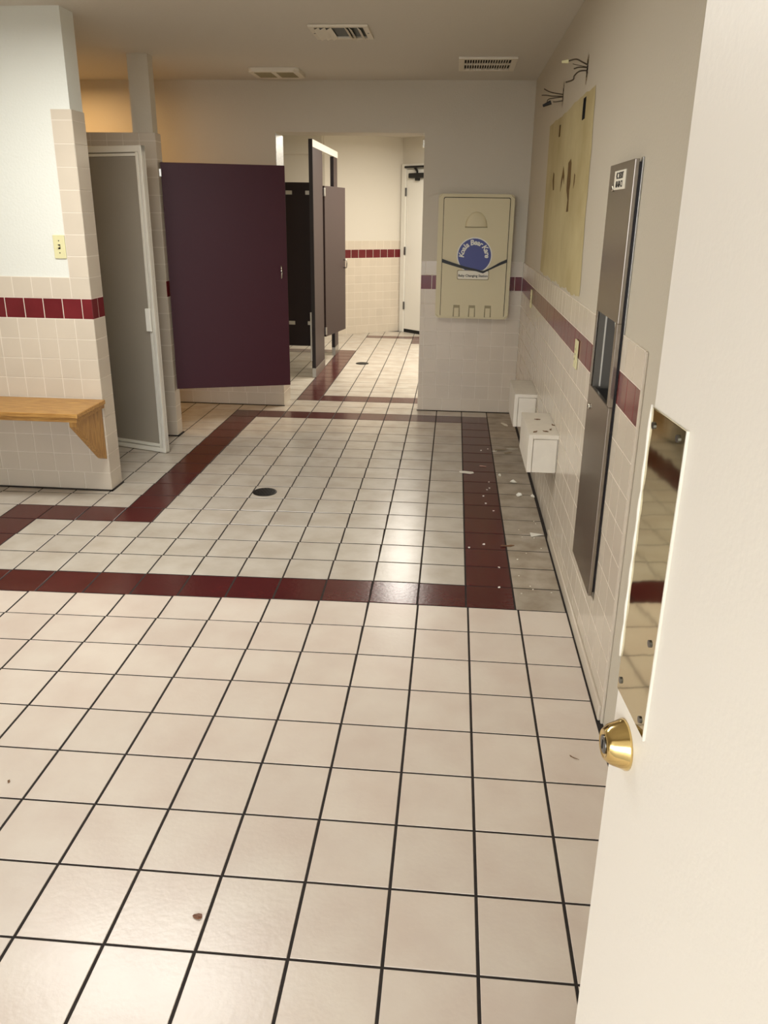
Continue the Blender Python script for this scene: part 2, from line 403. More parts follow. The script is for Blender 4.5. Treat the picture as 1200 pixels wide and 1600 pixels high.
for i, (a, b, c, d, dep) in enumerate(holes):
    bm = bmesh.new(); x0, x1 = XR, XR+dep
    q = [(a, c), (b, c), (b, d), (a, d)]
    for k in range(4):
        p, r = q[k], q[(k+1) % 4]
        bm.faces.new([bm.verts.new(v) for v in ((x0, p[0], p[1]), (x0, r[0], r[1]), (x1, r[0], r[1]), (x1, p[0], p[1]))])
    bm.faces.new([bm.verts.new((x1, p[0], p[1])) for p in q])
    if i: mesh_obj('wall_opening', bm, TORN if i == 2 else DARK, wr)
    else: bm.free()
DEX = (1.20, 1.60, 0.27, 1.69)
YE = 0.906
boxex = [(3.385, 3.765, 0.31, 0.515), (2.325, 2.755, 0.36, 0.55)]
flds = wainscot(0, YB-0.007-YE, 0)
exl = [(YB-0.007-e[1], YB-0.007-e[0], e[2], e[3]) for e in [DEX]+boxex]
it = wall_tiles((XR, YB-0.007, 0), (0, -1, 0), (-1, 0, 0), flds, exl)
bed(wr, (XR, YB, 0), (0, -1, 0), (-1, 0, 0), 0, YB-YE+0.004, 0, ZW, excl=[(YB-e[1], YB-e[0], e[2], e[3]) for e in [DEX]+boxex])
place_tiles(wr, it)
box('bullnose', (XR-0.009, YE-0.012, 0), (XR, YE, ZW), WT, wr, 0.003)
box('base_cove', (XR-0.016, 0.91, 0.0), (XR-0.006, 2.36, 0.055), WT, wr, 0.004)

for nm, lo, hi, par in (('floor_joint', (-3.6, YL-0.012, -0.001), (-1.99, YL+0.004, 0.006), wl), ('floor_joint', (-2.005, YL-0.012, -0.001), (-1.99, YL+0.146, 0.006), wl), ('floor_joint', (-2.6, YC-0.011, -0.001), (-2.004, YC+0.004, 0.006), wp), ('floor_joint', (-2.016, YC-0.011, -0.001), (-2.004, YC+0.106, 0.006), wp), ('floor_joint', (-3.3, YB-0.017, -0.001), (XO0+0.012, YB-0.004, 0.005), wb), ('floor_joint', (XO1-0.005, YB-0.017, -0.001), (XR-0.002, YB-0.004, 0.005), wb)):
    box(nm, lo, hi, GROUT_F, par)
# bare patch where the mirrors were glued
ph = [h for h in holes[1:3]]
NY, NZ = 64, 36
ya, yb, za, zb = 2.15, 3.75, 1.175, 2.005
gy = sorted({ya+(yb-ya)*i/NY for i in range(NY+1)} | {h[0] for h in ph} | {h[1] for h in ph})
gz = sorted({za+(zb-za)*i/NZ for i in range(NZ+1)} | {h[2] for h in ph} | {h[3] for h in ph})
bm = bmesh.new(); VC = {}
def edge_noise(t, s): return 0.012*math.sin(t*13+s)+0.007*math.sin(t*37+2*s)+0.005*math.sin(t*71+s*5)
def pv(y, z):
    k = (y, z)
    if k not in VC:
        yy, zz = y, z
        yy += 0.07*(z-1.2)*(max(0, min(1, (2.42-y)/0.27))+max(0, min(1, (y-3.36)/0.39)))
        if y == gy[0]: yy += 0.5*edge_noise(z, 1)
        if y == gy[-1]: yy += edge_noise(z, 4)*0.3
        if z == gz[0]: zz += 0.012+0.5*edge_noise(y*1.3, 2)
        if z == gz[-1]: zz += edge_noise(y*0.5, 3)*0.3
        VC[k] = bm.verts.new((XR-0.0012, yy, zz))
    return VC[k]
for y0, y1 in zip(gy, gy[1:]):
    for z0, z1 in zip(gz, gz[1:]):
        ym, zm = (y0+y1)/2, (z0+z1)/2
        if any(h[0] < ym < h[1] and h[2] < zm < h[3] for h in ph): continue
        bm.faces.new((pv(y0, z0), pv(y0, z1), pv(y1, z1), pv(y1, z0)))
bp = mesh_obj('bare_drywall_patch', bm, BARE, wr); bp['label'] = 'yellow glue-stained bare drywall patch'
tears = [[(2.759, 1.767), (2.84, 1.753), (2.833, 1.716), (2.839, 1.673), (2.827, 1.63), (2.763, 1.585), (2.779, 1.531), (2.712, 1.533), (2.733, 1.627), (2.714, 1.66), (2.722, 1.698), (2.73, 1.747)],
 [(3.433, 1.74), (3.447, 1.696), (3.399, 1.645), (3.355, 1.646), (3.378, 1.694), (3.391, 1.729)],
 [(3.012, 1.747), (3.065, 1.686), (3.074, 1.629), (3.033, 1.667), (2.997, 1.697), (2.946, 1.662), (2.953, 1.7)],
 [(2.604, 1.696), (2.606, 1.652), (2.601, 1.632), (2.578, 1.656), (2.576, 1.688)]]
for t in tears: prism('tear', [(XR-0.0014, y, z) for y, z in t], (-1, 0, 0), 0.0008, TORN, bp)
def scar(yc, zc, w, h, parent):
    pts = []
    for k in range(22):
        a = 2*math.pi*k/22; rr = R.uniform(0.75, 1.1)
        pts.append((XR-0.0005, yc+w*rr*math.cos(a), zc+h*rr*math.sin(a)))
    bm = bmesh.new(); inner = [bm.verts.new((XR-0.0009, yc+(p[1]-yc)*0.45, zc+(p[2]-zc)*0.6)) for p in pts]; outer = [bm.verts.new(p) for p in pts]
    for k in range(22):
        if R.random() < 0.75: bm.faces.new((outer[k], outer[(k+1) % 22], inner[(k+1) % 22], inner[k]))
    return mesh_obj('torn_edge', bm, mat('scraped_paint', rgb(150, 130, 96), 0.9, noise=0.5, nscale=50), parent)
scar(2.495, 2.104, 0.032, 0.066, wr); scar(3.285, 2.107, 0.022, 0.07, wr)

# hall walls
K = Vector((-0.82, 9.38, 0)); A = Vector((-1.745, 8.77, 0))
def angled_wall(name, p, q, out, t=0.12, ext=0.0):
    d = (q-p).normalized(); nn = Vector(out).normalized()
    return prism(name, [p, q, q-nn*t, p-nn*t], (0, 0, 1), HC, HPAINT)
dA = (K-A).normalized(); nA = Vector((dA.y, -dA.x, 0))
wha = struct(angled_wall('wall_hall_back', A, K+dA*0.15, nA))
LA = (K-A).length
it = wall_tiles(A, dA, nA, wainscot(0, LA, 0)); bed(wha, A, dA, nA, 0, LA, 0, ZW); place_tiles(wha, it)
K2 = K+Vector((1.75, -1.62, 0)); dB = (K2-K).normalized(); nB = Vector((-dB.y, dB.x, 0)); nB = nB if nB.y < 0 else -nB
whb = struct(angled_wall('wall_hall_door', K, K2, nB))
it = wall_tiles(K, dB, nB, wainscot(1.2, 2.3, 0)); bed(whb, K, dB, nB, 1.2, 2.3, 0, ZW); place_tiles(whb, it, 20)
whl = struct(boxes('wall_hall_end', [((-3.1, 8.77, 0), (A.x+0.02, 8.9, HC)), ((-3.1, 8.70, 2.17), (A.x, 8.77, HC))], HPAINT))
whs = struct(box('wall_hall_left', (-3.12, YB2, 0), (-3.0, 8.9, HC), HPAINT))
whr = struct(box('wall_hall_right', (K2.x-0.02, YB2, 0), (K2.x+0.1, K2.y+0.1, HC), HPAINT))
struct(box('pavement', (-14, -16, -0.12), (12, -1.45, -0.02), mat('concrete', rgb(168, 162, 152), 0.9, noise=0.15, nscale=3)))
# enclosing walls off to the left and behind
struct(box('wall_far_left', (-4.42, -1.45, 0), (-4.3, YL+0.145, HC), PAINT))
struct(box('wall_shower', (-3.55, YL+0.145, 0), (-3.43, YB, HC), PAINT))
struct(boxes('wall_front', [((-4.3, -1.45, 0), (-1.9, -1.33, HC)), ((0.30, -1.45, 0), (XR, -1.33, HC)), ((-1.9, -1.45, 2.15), (0.30, -1.33, HC))], PAINT))
struct(box('unseen_sky_blocker', (-8, -4.2, 2.5), (6, -1.45, 2.62), CEIL))  # unseen slab added outside the doorway to cut overhead sky light

# ------------------------------------------------------------------ entrance door, standing open at the right
hd = math.radians(-5.0); DE = Vector((0.1216, -0.335, 0)); dd = Vector((math.sin(hd), math.cos(hd), 0)); dn = Vector((-dd.y, dd.x, 0))  # dn faces the room (left)
MD = Matrix((dd, -dn, Vector((0, 0, 1)))).transposed().to_4x4(); MD.translation = DE      # local x along the leaf (0 at free edge), y into the leaf, z up
door = struct(box('door_1', (-0.93, 0, 0.012), (0, 0.044, 2.05), DOORW, None, 0.002, MD))
pl = box('push_plate', (-0.107, -0.0025, 0.944), (-0.003, 0, 1.3125), PLATE, door, 0.001, MD); pl['label'] = 'brass latch guard plate'
box('plate_edge_glint', (-0.1095, -0.0032, 0.943), (-0.1068, 0, 1.3135), BRIGHT, pl, 0.0005, MD)  # near-white strip paints the bright reflection along the plate's edge
for u, z in ((-0.014, 1.294), (-0.088, 1.300), (-0.014, 0.962), (-0.092, 0.96), (-0.09, 1.06)):
    cyl('screw', MD @ Vector((u, -0.0025, z)), MD @ Vector((u, -0.0042, z)), 0.0042, STEELD, pl, seg=10)
bm = bmesh.new()
pts = smoothpts([MD @ Vector((-0.002, -0.003, z)) for z in (1.315, 1.25, 1.2, 1.15, 1.1, 1.05, 0.99)], 4)
tube_bm(bm, pts, [0.0012+0.0012*abs(math.sin(i*0.9)) for i in range(len(pts))], 6); mesh_obj('caulk_bead', bm, DOORW, door, True)
db = lathe('deadbolt', [(0.0315, 0.0), (0.0315, 0.003), (0.029, 0.008), (0.0245, 0.02), (0.019, 0.0265), (0.0175, 0.0275), (0.0165, 0.0265), (0.012, 0.0262)], MD @ Vector((-0.05, 0, 0.893)), dn, BRASS, door); db['label'] = 'polished brass deadbolt rose'
lathe('keyway', [(0.0115, 0.0), (0.0115, 0.0015), (0.010, 0.002)], MD @ Vector((-0.05, -0.0262, 0.893)), dn, STEELD, db)
box('key_slot', (-0.0515, -0.0288, 0.887), (-0.0485, -0.028, 0.899), DARK, db, 0, MD)

# ------------------------------------------------------------------ white door in the hall
tj = 0.02
def hb(u, z, o): return K+dB*u+Vector((0, 0, z))+nB*o
def hbox(name, u0, u1, z0, z1, o0, o1, material, parent, bev=0.0):
    M = Matrix((dB, nB, Vector((0, 0, 1)))).transposed().to_4x4(); M.translation = K
    return box(name, (u0, o0, z0), (u1, o1, z1), material, parent, bev, M)
d2 = struct(hbox('door_2', 0.115, 1.02, 0.045, 2.035, 0.0005, 0.03, WHITE, None, 0.002))
M_ = Matrix((dB, nB, Vector((0, 0, 1)))).transposed().to_4x4(); M_.translation = K
boxes('door_frame', [((0.03, 0, 0), (0.108, 0.045, 2.1)), ((1.026, 0, 0), (1.105, 0.045, 2.1)), ((0.108, 0, 2.043), (1.026, 0.045, 2.1))], WHITE, d2, 0.002, M_)
hbox('threshold_gap', 0.108, 1.026, 0.0, 0.043, 0.0005, 0.028, DARK, d2)
for z in (0.30, 1.0, 1.72): hbox('hinge', 0.1, 0.118, z, z+0.1, 0.03, 0.049, STEELD, d2, 0.001)
cl = hbox('door_closer', 0.19, 0.46, 1.93, 1.99, 0.03, 0.085, BLACK, d2, 0.012); cl['label'] = 'black hydraulic door closer'
hbox('closer_track', 0.11, 0.6, 2.05, 2.075, 0.045, 0.075, BLACK, cl, 0.003)
bm = bmesh.new(); tube_bm(bm, [hb(0.33, 1.985, 0.06), hb(0.33, 2.01, 0.06), hb(0.28, 2.055, 0.06)], 0.014); mesh_obj('closer_arm', bm, BLACK, cl)
hbox('closer_foot', 0.3, 0.36, 1.90, 1.935, 0.035, 0.075, BLACK, cl, 0.006)

# ------------------------------------------------------------------ toilet compartments in the hall
XP = -1.402
tp = thing('toilet_partition', 'burgundy toilet compartment front with chrome head rail in the room beyond the opening', 'toilet partition', (XP, 6.3, 0))
def pilaster(y0, y1, l=False):
    p = box('pilaster', (XP-0.03, y0, 0.085), (XP, y1, 2.09), LAMH, tp, 0.001)
    box('edge_strip', (XP-0.035, y0-0.002, 0.085), (XP+0.001, y0+0.001, 2.123), LAMEDGE, p)
    box('shoe', (XP-0.034, y0-0.004, 0.0), (XP+0.004, y1+0.004, 0.09), ALU, p, 0.002)
    return p
p1 = pilaster(6.10, 6.63); p2 = pilaster(7.34, 7.60)
box('head_rail', (XP-0.034, 6.101, 2.058), (XP+0.004, 7.62, 2.122), WHITE, tp, 0.004)
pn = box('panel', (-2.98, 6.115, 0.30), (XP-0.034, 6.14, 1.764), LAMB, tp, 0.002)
for x, z in ((-1.655, 1.66), (-1.655, 0.50), (-1.475, 1.66), (-1.475, 0.50)):
    b = box('bracket', (x, 6.107, z), (x+0.06, 6.116, z+0.035), ALU, pn, 0.003)
box('edge_channel', (XP-0.046, 6.09, 0.16), (XP-0.031, 6.10, 0.62), ALU, p1, 0.001)
def slab(name, a, b, z0, z1, t, material, parent, bev=0.002):
    a = Vector((a[0], a[1], 0)); b = Vector((b[0], b[1], 0)); d = (b-a).normalized(); n = Vector((-d.y, d.x, 0))
    M = Matrix((d, n, Vector((0, 0, 1)))).transposed().to_4x4(); M.translation = a
    return box(name, (0, 0, z0), ((b-a).length, t, z1), material, parent, bev, M), M, (b-a).length
dr, Mdr, Ldr = slab('door', (-1.388, 6.655), (-1.271, 7.263), 0.31, 1.754, 0.024, LAMH, tp)
for z in (0.33, 1.66):
    box('hinge', (-0.02, -0.006, z), (0.018, 0.03, z+0.075), ALU, dr, 0.003, Mdr)
bm = bmesh.new(); tube_bm(bm, [Mdr @ Vector(v) for v in ((Ldr-0.05, 0, 1.04), (Ldr-0.05, -0.03, 1.04), (Ldr-0.05, -0.034, 1.0), (Ldr-0.05, -0.03, 0.96), (Ldr-0.05, 0, 0.96))], 0.006); mesh_obj('pull', bm, ALU, dr, True)

# burgundy stall door in the main room
sd = thing('stall_door', 'wide dark burgundy stall door swung open in front of the back wall', 'stall door', (-1.986, 3.967, 0))
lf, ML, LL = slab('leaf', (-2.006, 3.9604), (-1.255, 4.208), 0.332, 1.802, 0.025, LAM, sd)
for z in (1.715,):
    boxes('hinge', [((-0.016, -0.002, z), (0.004, 0.027, z+0.05))], ALU, lf, 0.003, ML)
bm = bmesh.new(); tube_bm(bm, smoothpts([ML @ Vector(v) for v in ((LL-0.045, 0, 1.165), (LL-0.043, -0.016, 1.155), (LL-0.042, -0.022, 1.12), (LL-0.043, -0.016, 1.085), (LL-0.045, 0, 1.075))]), 0.0045); mesh_obj('pull_handle', bm, CHROME, lf, True)

# shower door with chrome frame
sh = thing('shower_door', 'tall grey obscure shower door with chrome frame, ajar beside the light switch wall', 'shower door', (-2.2, 3.6, 0))
a = Vector((-1.943, 3.52)); dvec = Vector((-0.362, 0.116)).normalized(); b_ = a+dvec*0.66
pnl, MS, LS = slab('panel', (b_.x, b_.y), (a.x-0.0, a.y), 0.03, 1.85, 0.008, FROST, sh, 0.0)
def sbox(name, u0, u1, z0, z1, y0, y1, material, parent): return box(name, (u0, y0, z0), (u1, y1, z1), material, parent, 0.003, MS)
fr = boxes('frame', [((LS-0.022, -0.018, 0.004), (LS, 0.022, 1.868)), ((LS-0.05, -0.012, 0.03), (LS-0.03, 0.016, 1.84)), ((0, -0.014, 0.004), (LS, 0.018, 0.034)), ((0, -0.012, 0.04), (LS-0.03, 0.014, 0.058)), ((0, -0.016, 1.832), (LS, 0.02, 1.868)), ((0, -0.011, 1.81), (LS-0.03, 0.013, 1.826)), ((-0.012, -0.014, 0.004), (0.02, 0.018, 1.868))], BRIGHT, sh, 0.003, MS)
sbox('handle', LS-0.062, LS-0.026, 0.795, 0.935, -0.03, -0.014, WHITE, sh)

# ------------------------------------------------------------------ bench
be = thing('bench', 'oak wall bench on a triangular bracket below the left wall tiles', 'bench', (-2.5, 2.62, 0.5))
boxes('seat_board', [((-3.6, 2.437, 0.508), (-1.979, 2.772, 0.532))], OAK, be, 0.004)
box('front_apron', (-3.6, 2.445, 0.487), (-1.987, 2.463, 0.508), OAK, be, 0.002)
box('end_apron', (-2.003, 2.464, 0.487), (-1.987, 2.772, 0.508), OAK, be, 0.002)
for x in (-2.045, -3.2):
    prism('bracket', [(x, 2.475, 0.487), (x, 2.772, 0.487), (x, 2.772, 0.192), (x, 2.745, 0.205), (x, 2.475, 0.455)], (1, 0, 0), 0.04, OAKV, be)

# ------------------------------------------------------------------ light switch, outlets
ls = thing('light_switch', 'ivory toggle light switch plate on the left wall beside the tile strip', 'light switch', (-2.134, YL+0.004, 1.33))
box('cover_plate', (-2.171, YL-0.001, 1.27), (-2.109, YL+0.007, 1.386), IVORY, ls, 0.002)
box('toggle_slot', (-2.146, YL-0.0016, 1.317), (-2.134, YL-0.0008, 1.340), DARK, ls)
box('toggle', (-2.144, YL-0.016, 1.325), (-2.136, YL-0.001, 1.334), IVORY, ls, 0.0015)
for z in (1.298, 1.358): cyl('screw', (-2.140, YL-0.001, z), (-2.140, YL-0.002, z), 0.003, DARK, ls, seg=8)
def outlet(y, z, label):
    o = thing('wall_outlet', label, 'outlet', (XR-0.01, y, z), 'wall outlets along the right wall'); x = XR-0.0085
    box('cover_plate', (x-0.005, y-0.037, z-0.058), (x, y+0.037, z+0.058), IVORY, o, 0.0015)
    for dz in (-0.02, 0.02): box('receptacle', (x-0.0075, y-0.016, z+dz-0.014), (x-0.005, y+0.016, z+dz+0.014), IVORY, o, 0.001)
    for dz in (-0.02, 0.02):
        for dy in (-0.006, 0.006): box('slot', (x-0.008, y+dy-0.001, z+dz-0.005), (x-0.0074, y+dy+0.001, z+dz+0.005), DARK, o)
    cyl('screw', (x-0.005, y, z), (x-0.0065, y, z), 0.003, STEELD, o, seg=8)
outlet(2.03, 0.975, 'ivory outlet plate on the right wall next to the steel towel cabinet')
outlet(4.085, 0.99, 'ivory outlet plate on the right wall near the back corner')

# ------------------------------------------------------------------ baby changing station
bc = thing('changing_station', 'beige fold-down baby changing station with black strap on the back wall', 'changing station', (0.032, YB-0.05, 0.76))
YF = 4.83
def plate_prism(bm, pts, y0, y1): prism_bm(bm, [(x, y0, z) for x, z in pts], (0, 1, 0), y1-y0)
bm = bmesh.new(); plate_prism(bm, rrect(-0.245, 0.309, 0.757, 1.655, 0.028), YF, YB-0.009)
bmesh.ops.bevel(bm, geom=[e for e in bm.edges if all(abs(v.co.y-YF) < 1e-5 for v in e.verts)], offset=0.012, segments=3, affect='EDGES')
mesh_obj('shell', bm, BEIGEP, bc)
bm = bmesh.new(); plate_prism(bm, rrect(-0.208, 0.280, 0.770, 1.632, 0.014), YF-0.001, YF+0.002); mesh_obj('shadow_gap', bm, DARK, bc)
out = [p for p in rrect(-0.204, 0.275, 0.771, 1.627, 0.012)]
top = [p for p in out if p[1] > 1.2]
poly = [(-0.204, 0.771)]
for xc in (-0.083, 0.034, 0.154): poly += [(xc-0.026, 0.771), (xc-0.024, 0.858), (xc+0.024, 0.858), (xc+0.026, 0.771)]
poly += [(0.275, 0.771)]+top
bm = bmesh.new(); plate_prism(bm, poly, YF-0.009, YF+0.0015); leaf_ = mesh_obj('tray_door', bm, BEIGEP, bc)
for xc in (-0.083, 0.034, 0.154):
    box('latch_recess', (xc-0.024, YF-0.0035, 0.771), (xc+0.024, YF-0.0015, 0.857), BEIGED, leaf_)
    box('latch_tab', (xc-0.018, YF-0.008, 0.771), (xc+0.018, YF-0.0035, 0.838), BEIGEP, leaf_, 0.0015)
# scoop handle: half dome cut off flat below
bm = bmesh.new(); rows = []
for i in range(9):
    th = math.pi/2*i/8; ring = []
    for k in range(17):
        ph_ = math.pi*k/16
        ring.append(bm.verts.new((0.037+0.08*math.cos(ph_)*math.cos(th), YF-0.009-0.02*math.sin(th), 1.428+0.105*math.sin(ph_)*math.cos(th))))
    rows.append(ring)
for a_, b2 in zip(rows, rows[1:]):
    for k in range(16): 
        try: bm.faces.new((a_[k], a_[k+1], b2[k+1], b2[k]))
        except ValueError: pass
base_ = [r[0] for r in rows]+[r[-1] for r in reversed(rows)]
bmesh.ops.remove_doubles(bm, verts=bm.verts[:], dist=1e-5)
mesh_obj('scoop_handle', bm, BEIGEP, leaf_, True)
box('handle_lip', (-0.045, YF-0.02, 1.421), (0.119, YF-0.008, 1.429), BEIGED, leaf_, 0.002)
# round emblem with arched lettering
CX, CZ, YE_ = 0.034, 1.222, YF-0.0092
def disc(name, r, y0, y1, material, parent, seg=56):
    bm = bmesh.new(); plate_prism(bm, [(CX+r*math.cos(2*math.pi*k/seg), CZ+r*math.sin(2*math.pi*k/seg)) for k in range(seg)], y0, y1); return mesh_obj(name, bm, material, parent)
em = disc('emblem', 0.131, YE_-0.0015, YE_, PRINTW, leaf_); em['label'] = 'round blue emblem with arched white lettering'
disc('blue_field', 0.123, YE_-0.0022, YE_-0.0015, BLUE, em)
bm = bmesh.new(); s = 'Koala Bear Kare'; rad = 0.094
wd = {'K': 1.0, 'o': 0.95, 'a': 0.92, 'l': 0.5, ' ': 0.62, 'B': 1.05, 'e': 0.92, 'r': 0.7}
tot = sum(wd[c] for c in s); ang = 187.0; span = 195.0
for c in s:
    wv = wd[c]/tot*span; mid = math.radians(ang-wv/2); ang -= wv
    if c == ' ': continue
    Mx = Matrix.Translation((CX+rad*math.cos(mid), YE_-0.0026, CZ+rad*math.sin(mid))) @ Matrix.Rotation(mid-math.pi/2, 4, Vector((0, -1, 0))) @ Matrix.Rotation(math.pi/2, 4, 'X')
    text_bm(bm, c, 0.052, Mx, 0.15, 0.0016)
mesh_obj('lettering', bm, PRINTW, em)
bm = bmesh.new(); plate_prism(bm, rrect(-0.09, 0.150, 1.046, 1.118, 0.012), YE_-0.0026, YE_); cp = mesh_obj('caption_plate', bm, BEIGED, leaf_)
bm = bmesh.new(); plate_prism(bm, rrect(-0.084, 0.144, 1.052, 1.112, 0.010), YE_-0.0030, YE_-0.002); mesh_obj('caption_field', bm, PAPER, cp)
bm = bmesh.new(); text_bm(bm, 'Baby Changing Station', 0.0245, Matrix.Translation((0.030, YE_-0.0034, 1.076)) @ Matrix.Rotation(math.pi/2, 4, 'X'), 0.0, 0.0006); mesh_obj('caption', bm, INK, cp)
# strap
bm = bmesh.new()
sp = [(-0.206, 1.183, 0.013), (-0.13, 1.160, 0.0115), (-0.04, 1.135, 0.010), (0.05, 1.118, 0.007), (0.104, 1.104, 0.008), (0.16, 1.132, 0.007), (0.22, 1.164, 0.0105), (0.278, 1.190, 0.012)]
f_, b3 = [], []
for x, z, h in sp:
    for y, L_ in ((YF-0.017, f_), (YF-0.0135, b3)): L_.append((bm.verts.new((x, y, z+h)), bm.verts.new((x, y, z-h))))
for L_ in (f_, b3):
    for p, q in zip(L_, L_[1:]): bm.faces.new((p[0], q[0], q[1], p[1]))
for p, q, r_, s_ in zip(f_, f_[1:], b3, b3[1:]):
    bm.faces.new((p[0], q[0], s_[0], r_[0])); bm.faces.new((p[1], q[1], s_[1], r_[1]))
for L in (0, -1): bm.faces.new((f_[L][0], f_[L][1], b3[L][1], b3[L][0]))
mesh_obj('strap', bm, BLACK, bc)

# ------------------------------------------------------------------ recessed towel dispenser and waste cabinet
tc = thing('towel_cabinet', 'tall stainless steel paper towel dispenser and waste cabinet on the right wall', 'towel dispenser', (XR, 1.4, 0.28))
XF = 0.390; CY0, CY1, CZ0, CZ1 = 1.212, 1.587, 0.285, 1.672
RY0, RY1, RZ0, RZ1 = 1.245, 1.555, 0.945, 1.205
box('upper_door', (XF, CY0, RZ1), (XR-0.012, CY1, CZ1), STEEL, tc, 0.002)
box('waste_door', (XF, CY0, CZ0), (XR-0.012, CY1, RZ0), STEEL, tc, 0.002)
box('side_stile', (XF, CY0, RZ0), (XR-0.012, RY0, RZ1), STEEL, tc, 0.001); box('side_stile', (XF, RY1, RZ0), (XR-0.012, CY1, RZ1), STEEL, tc, 0.001)
box('wall_flange', (XR-0.012, CY0+0.012, CZ0+0.01), (XR-0.0075, CY1-0.008, CZ1-0.008), STEELD, tc) if False else boxes('wall_flange', [((XR-0.0125, CY0+0.010, CZ0+0.01), (XR-0.004, RY0, CZ1-0.008)), ((XR-0.0125, RY1, CZ0+0.01), (XR-0.004, CY1-0.006, CZ1-0.008)), ((XR-0.0125, RY0, CZ0+0.01), (XR-0.004, RY1, RZ0-0.005)), ((XR-0.0125, RY0, RZ1+0.008), (XR-0.004, RY1, CZ1-0.008))], LAMEDGE, tc)
boxes('outer_flange', [((XR-0.005, CY0-0.006, CZ0-0.004), (XR-0.0005, CY0+0.02, CZ1+0.004))], ALU, tc, 0.0008)
bm = bmesh.new()
hy0, hy1, hz0, hz1, xd = 1.262, 1.543, 0.937, 1.213, XR+0.105
q = [(hy0, hz0), (hy1, hz0), (hy1, hz1), (hy0, hz1)]
for k in (1, 2, 3):
    p, r_ = q[k], q[(k+1) % 4]
    bm.faces.new([bm.verts.new(v) for v in ((XF+0.004, p[0], p[1]), (XF+0.004, r_[0], r_[1]), (xd, r_[0], r_[1]), (xd, p[0], p[1]))])
bm.faces.new([bm.verts.new((xd, p[0], p[1])) for p in ((hy0, hz0+0.0), (hy1, hz0+0.0), (hy1, hz1), (hy0, hz1))])
rc = mesh_obj('recess_liner', bm, SATIN, tc)
box('waste_opening', (XF+0.004, hy0, 0.936), (xd, hy1, 0.9375), BLACK, rc)
box('deflector_lip', (XF+0.062, hy0, 0.944), (XF+0.066, hy1, 0.962), ALU, rc)
boxes('recess_trim', [((XF+0.026, hy1-0.004, 0.945), (XF+0.031, hy1-0.0005, RZ1-0.002))], WHITE, tc)
bm = bmesh.new(); prism_bm(bm, [(XF+0.008, y, z) for y, z in ((1.27, 1.16), (1.30, 1.213), (1.27, 1.213))], (1, 0, 0), 0.03); mesh_obj('white_wedge', bm, PAPER, tc)  # small white wedge high in the recess
for (y, z) in ((1.505, 1.601), (1.535, 0.873)):
    lk = lathe('lock', [(0.011, 0), (0.011, 0.004), (0.008, 0.006)], (XF, y, z), (-1, 0, 0), CHROME, tc, 16)
    box('keyhole', (XF-0.0066, y-0.0012, z-0.005), (XF-0.0058, y+0.0012, z+0.005), DARK, lk)
lb = box('label_plate', (XF-0.002, 1.318, 1.594), (XF, 1.490, 1.650), PAPER, tc, 0.0008)
MT = lambda y, z: Matrix.Translation((XF-0.0026, y, z)) @ Matrix((Vector((0, -1, 0)), Vector((0, 0, 1)), Vector((-1, 0, 0)))).transposed().to_4x4()
bm = bmesh.new(); text_bm(bm, '4C 2EDIT', 0.027, MT(1.404, 1.634), 0, 0.0002); text_bm(bm, '60-60-C1', 0.027, MT(1.404, 1.609), 0, 0.0002); mesh_obj('lettering', bm, INK, lb)

# ------------------------------------------------------------------ white boxes on the right wall
def wall_box(x0, y0, y1, z0, z1, label):
    o = thing('support_box', label, 'box', (XR, (y0+y1)/2, z0), 'white wooden boxes on the right wall')
    boxes('carcass', [((x0, y0+0.012, z1-0.016), (XR-0.001, y1, z1)), ((x0, y0+0.012, z0), (x0+0.016, y1, z1-0.016)), ((x0+0.016, y1-0.016, z0), (XR-0.001, y1, z1-0.016)), ((x0+0.016, y0+0.012, z0), (XR-0.001, y0+0.026, z1-0.016))], BOXW, o, 0.001)
    boxes('face_frame', [((x0, y0, z0), (x0+0.022, y0+0.012, z1)), ((x0+0.022, y0, z1-0.02), (XR-0.001, y0+0.012, z1)), ((x0, y0-0.0, z1), (x0, y0, z1))][:2], BOXW, o, 0.0015)
    box('front_panel', (x0+0.024, y0+0.003, z0), (XR-0.012, y0+0.012, z1-0.022), BOXW, o, 0.001)
    return o
wall_box(0.277, 3.33, 3.755, 0.312, 0.51, 'white wooden box low on the right wall, nearest the back corner')
wall_box(0.268, 2.315, 2.748, 0.360, 0.545, 'white wooden box with chips on top, nearer one on the right wall')

# ------------------------------------------------------------------ loose wires
def wires(yc, zc, strands, nut, label):
    o = thing('wire_bundle', label, 'wires', (XR, yc, zc), 'cut wires hanging from the right wall')
    for pts, r in strands:
        bm = bmesh.new(); tube_bm(bm, smoothpts([(XR+p[0], yc+p[1], zc+p[2]) for p in pts], 6), r, 6); mesh_obj('wire', bm, WIREM, o, True)
    p, q, r, mt = nut
    cyl('wire_nut', (XR+p[0], yc+p[1], zc+p[2]), (XR+q[0], yc+q[1], zc+q[2]), r, mt, o, r*0.6, 10)
wires(2.495, 2.104, [([(0.03, 0, 0), (-0.02, 0, 0.022), (-0.05, 0.0, 0.034), (-0.085, 0.01, 0.028)], 0.0032), ([(0.03, 0, 0), (-0.03, 0, 0.004), (-0.055, 0.01, 0.0)], 0.003),
   ([(0.03, 0, -0.01), (-0.025, 0.01, -0.008), (-0.05, 0.01, -0.026), (-0.055, 0.01, -0.042), (-0.085, 0.01, -0.052)], 0.0034), ([(0.03, 0, 0), (-0.03, 0.01, 0.012), (-0.06, 0.02, 0.02)], 0.0014)],
   ((-0.08, 0.01, 0.028), (-0.108, 0.01, 0.026), 0.008, IVORY), 'cut wires with ivory cap sticking out of the higher nearer wall hole')
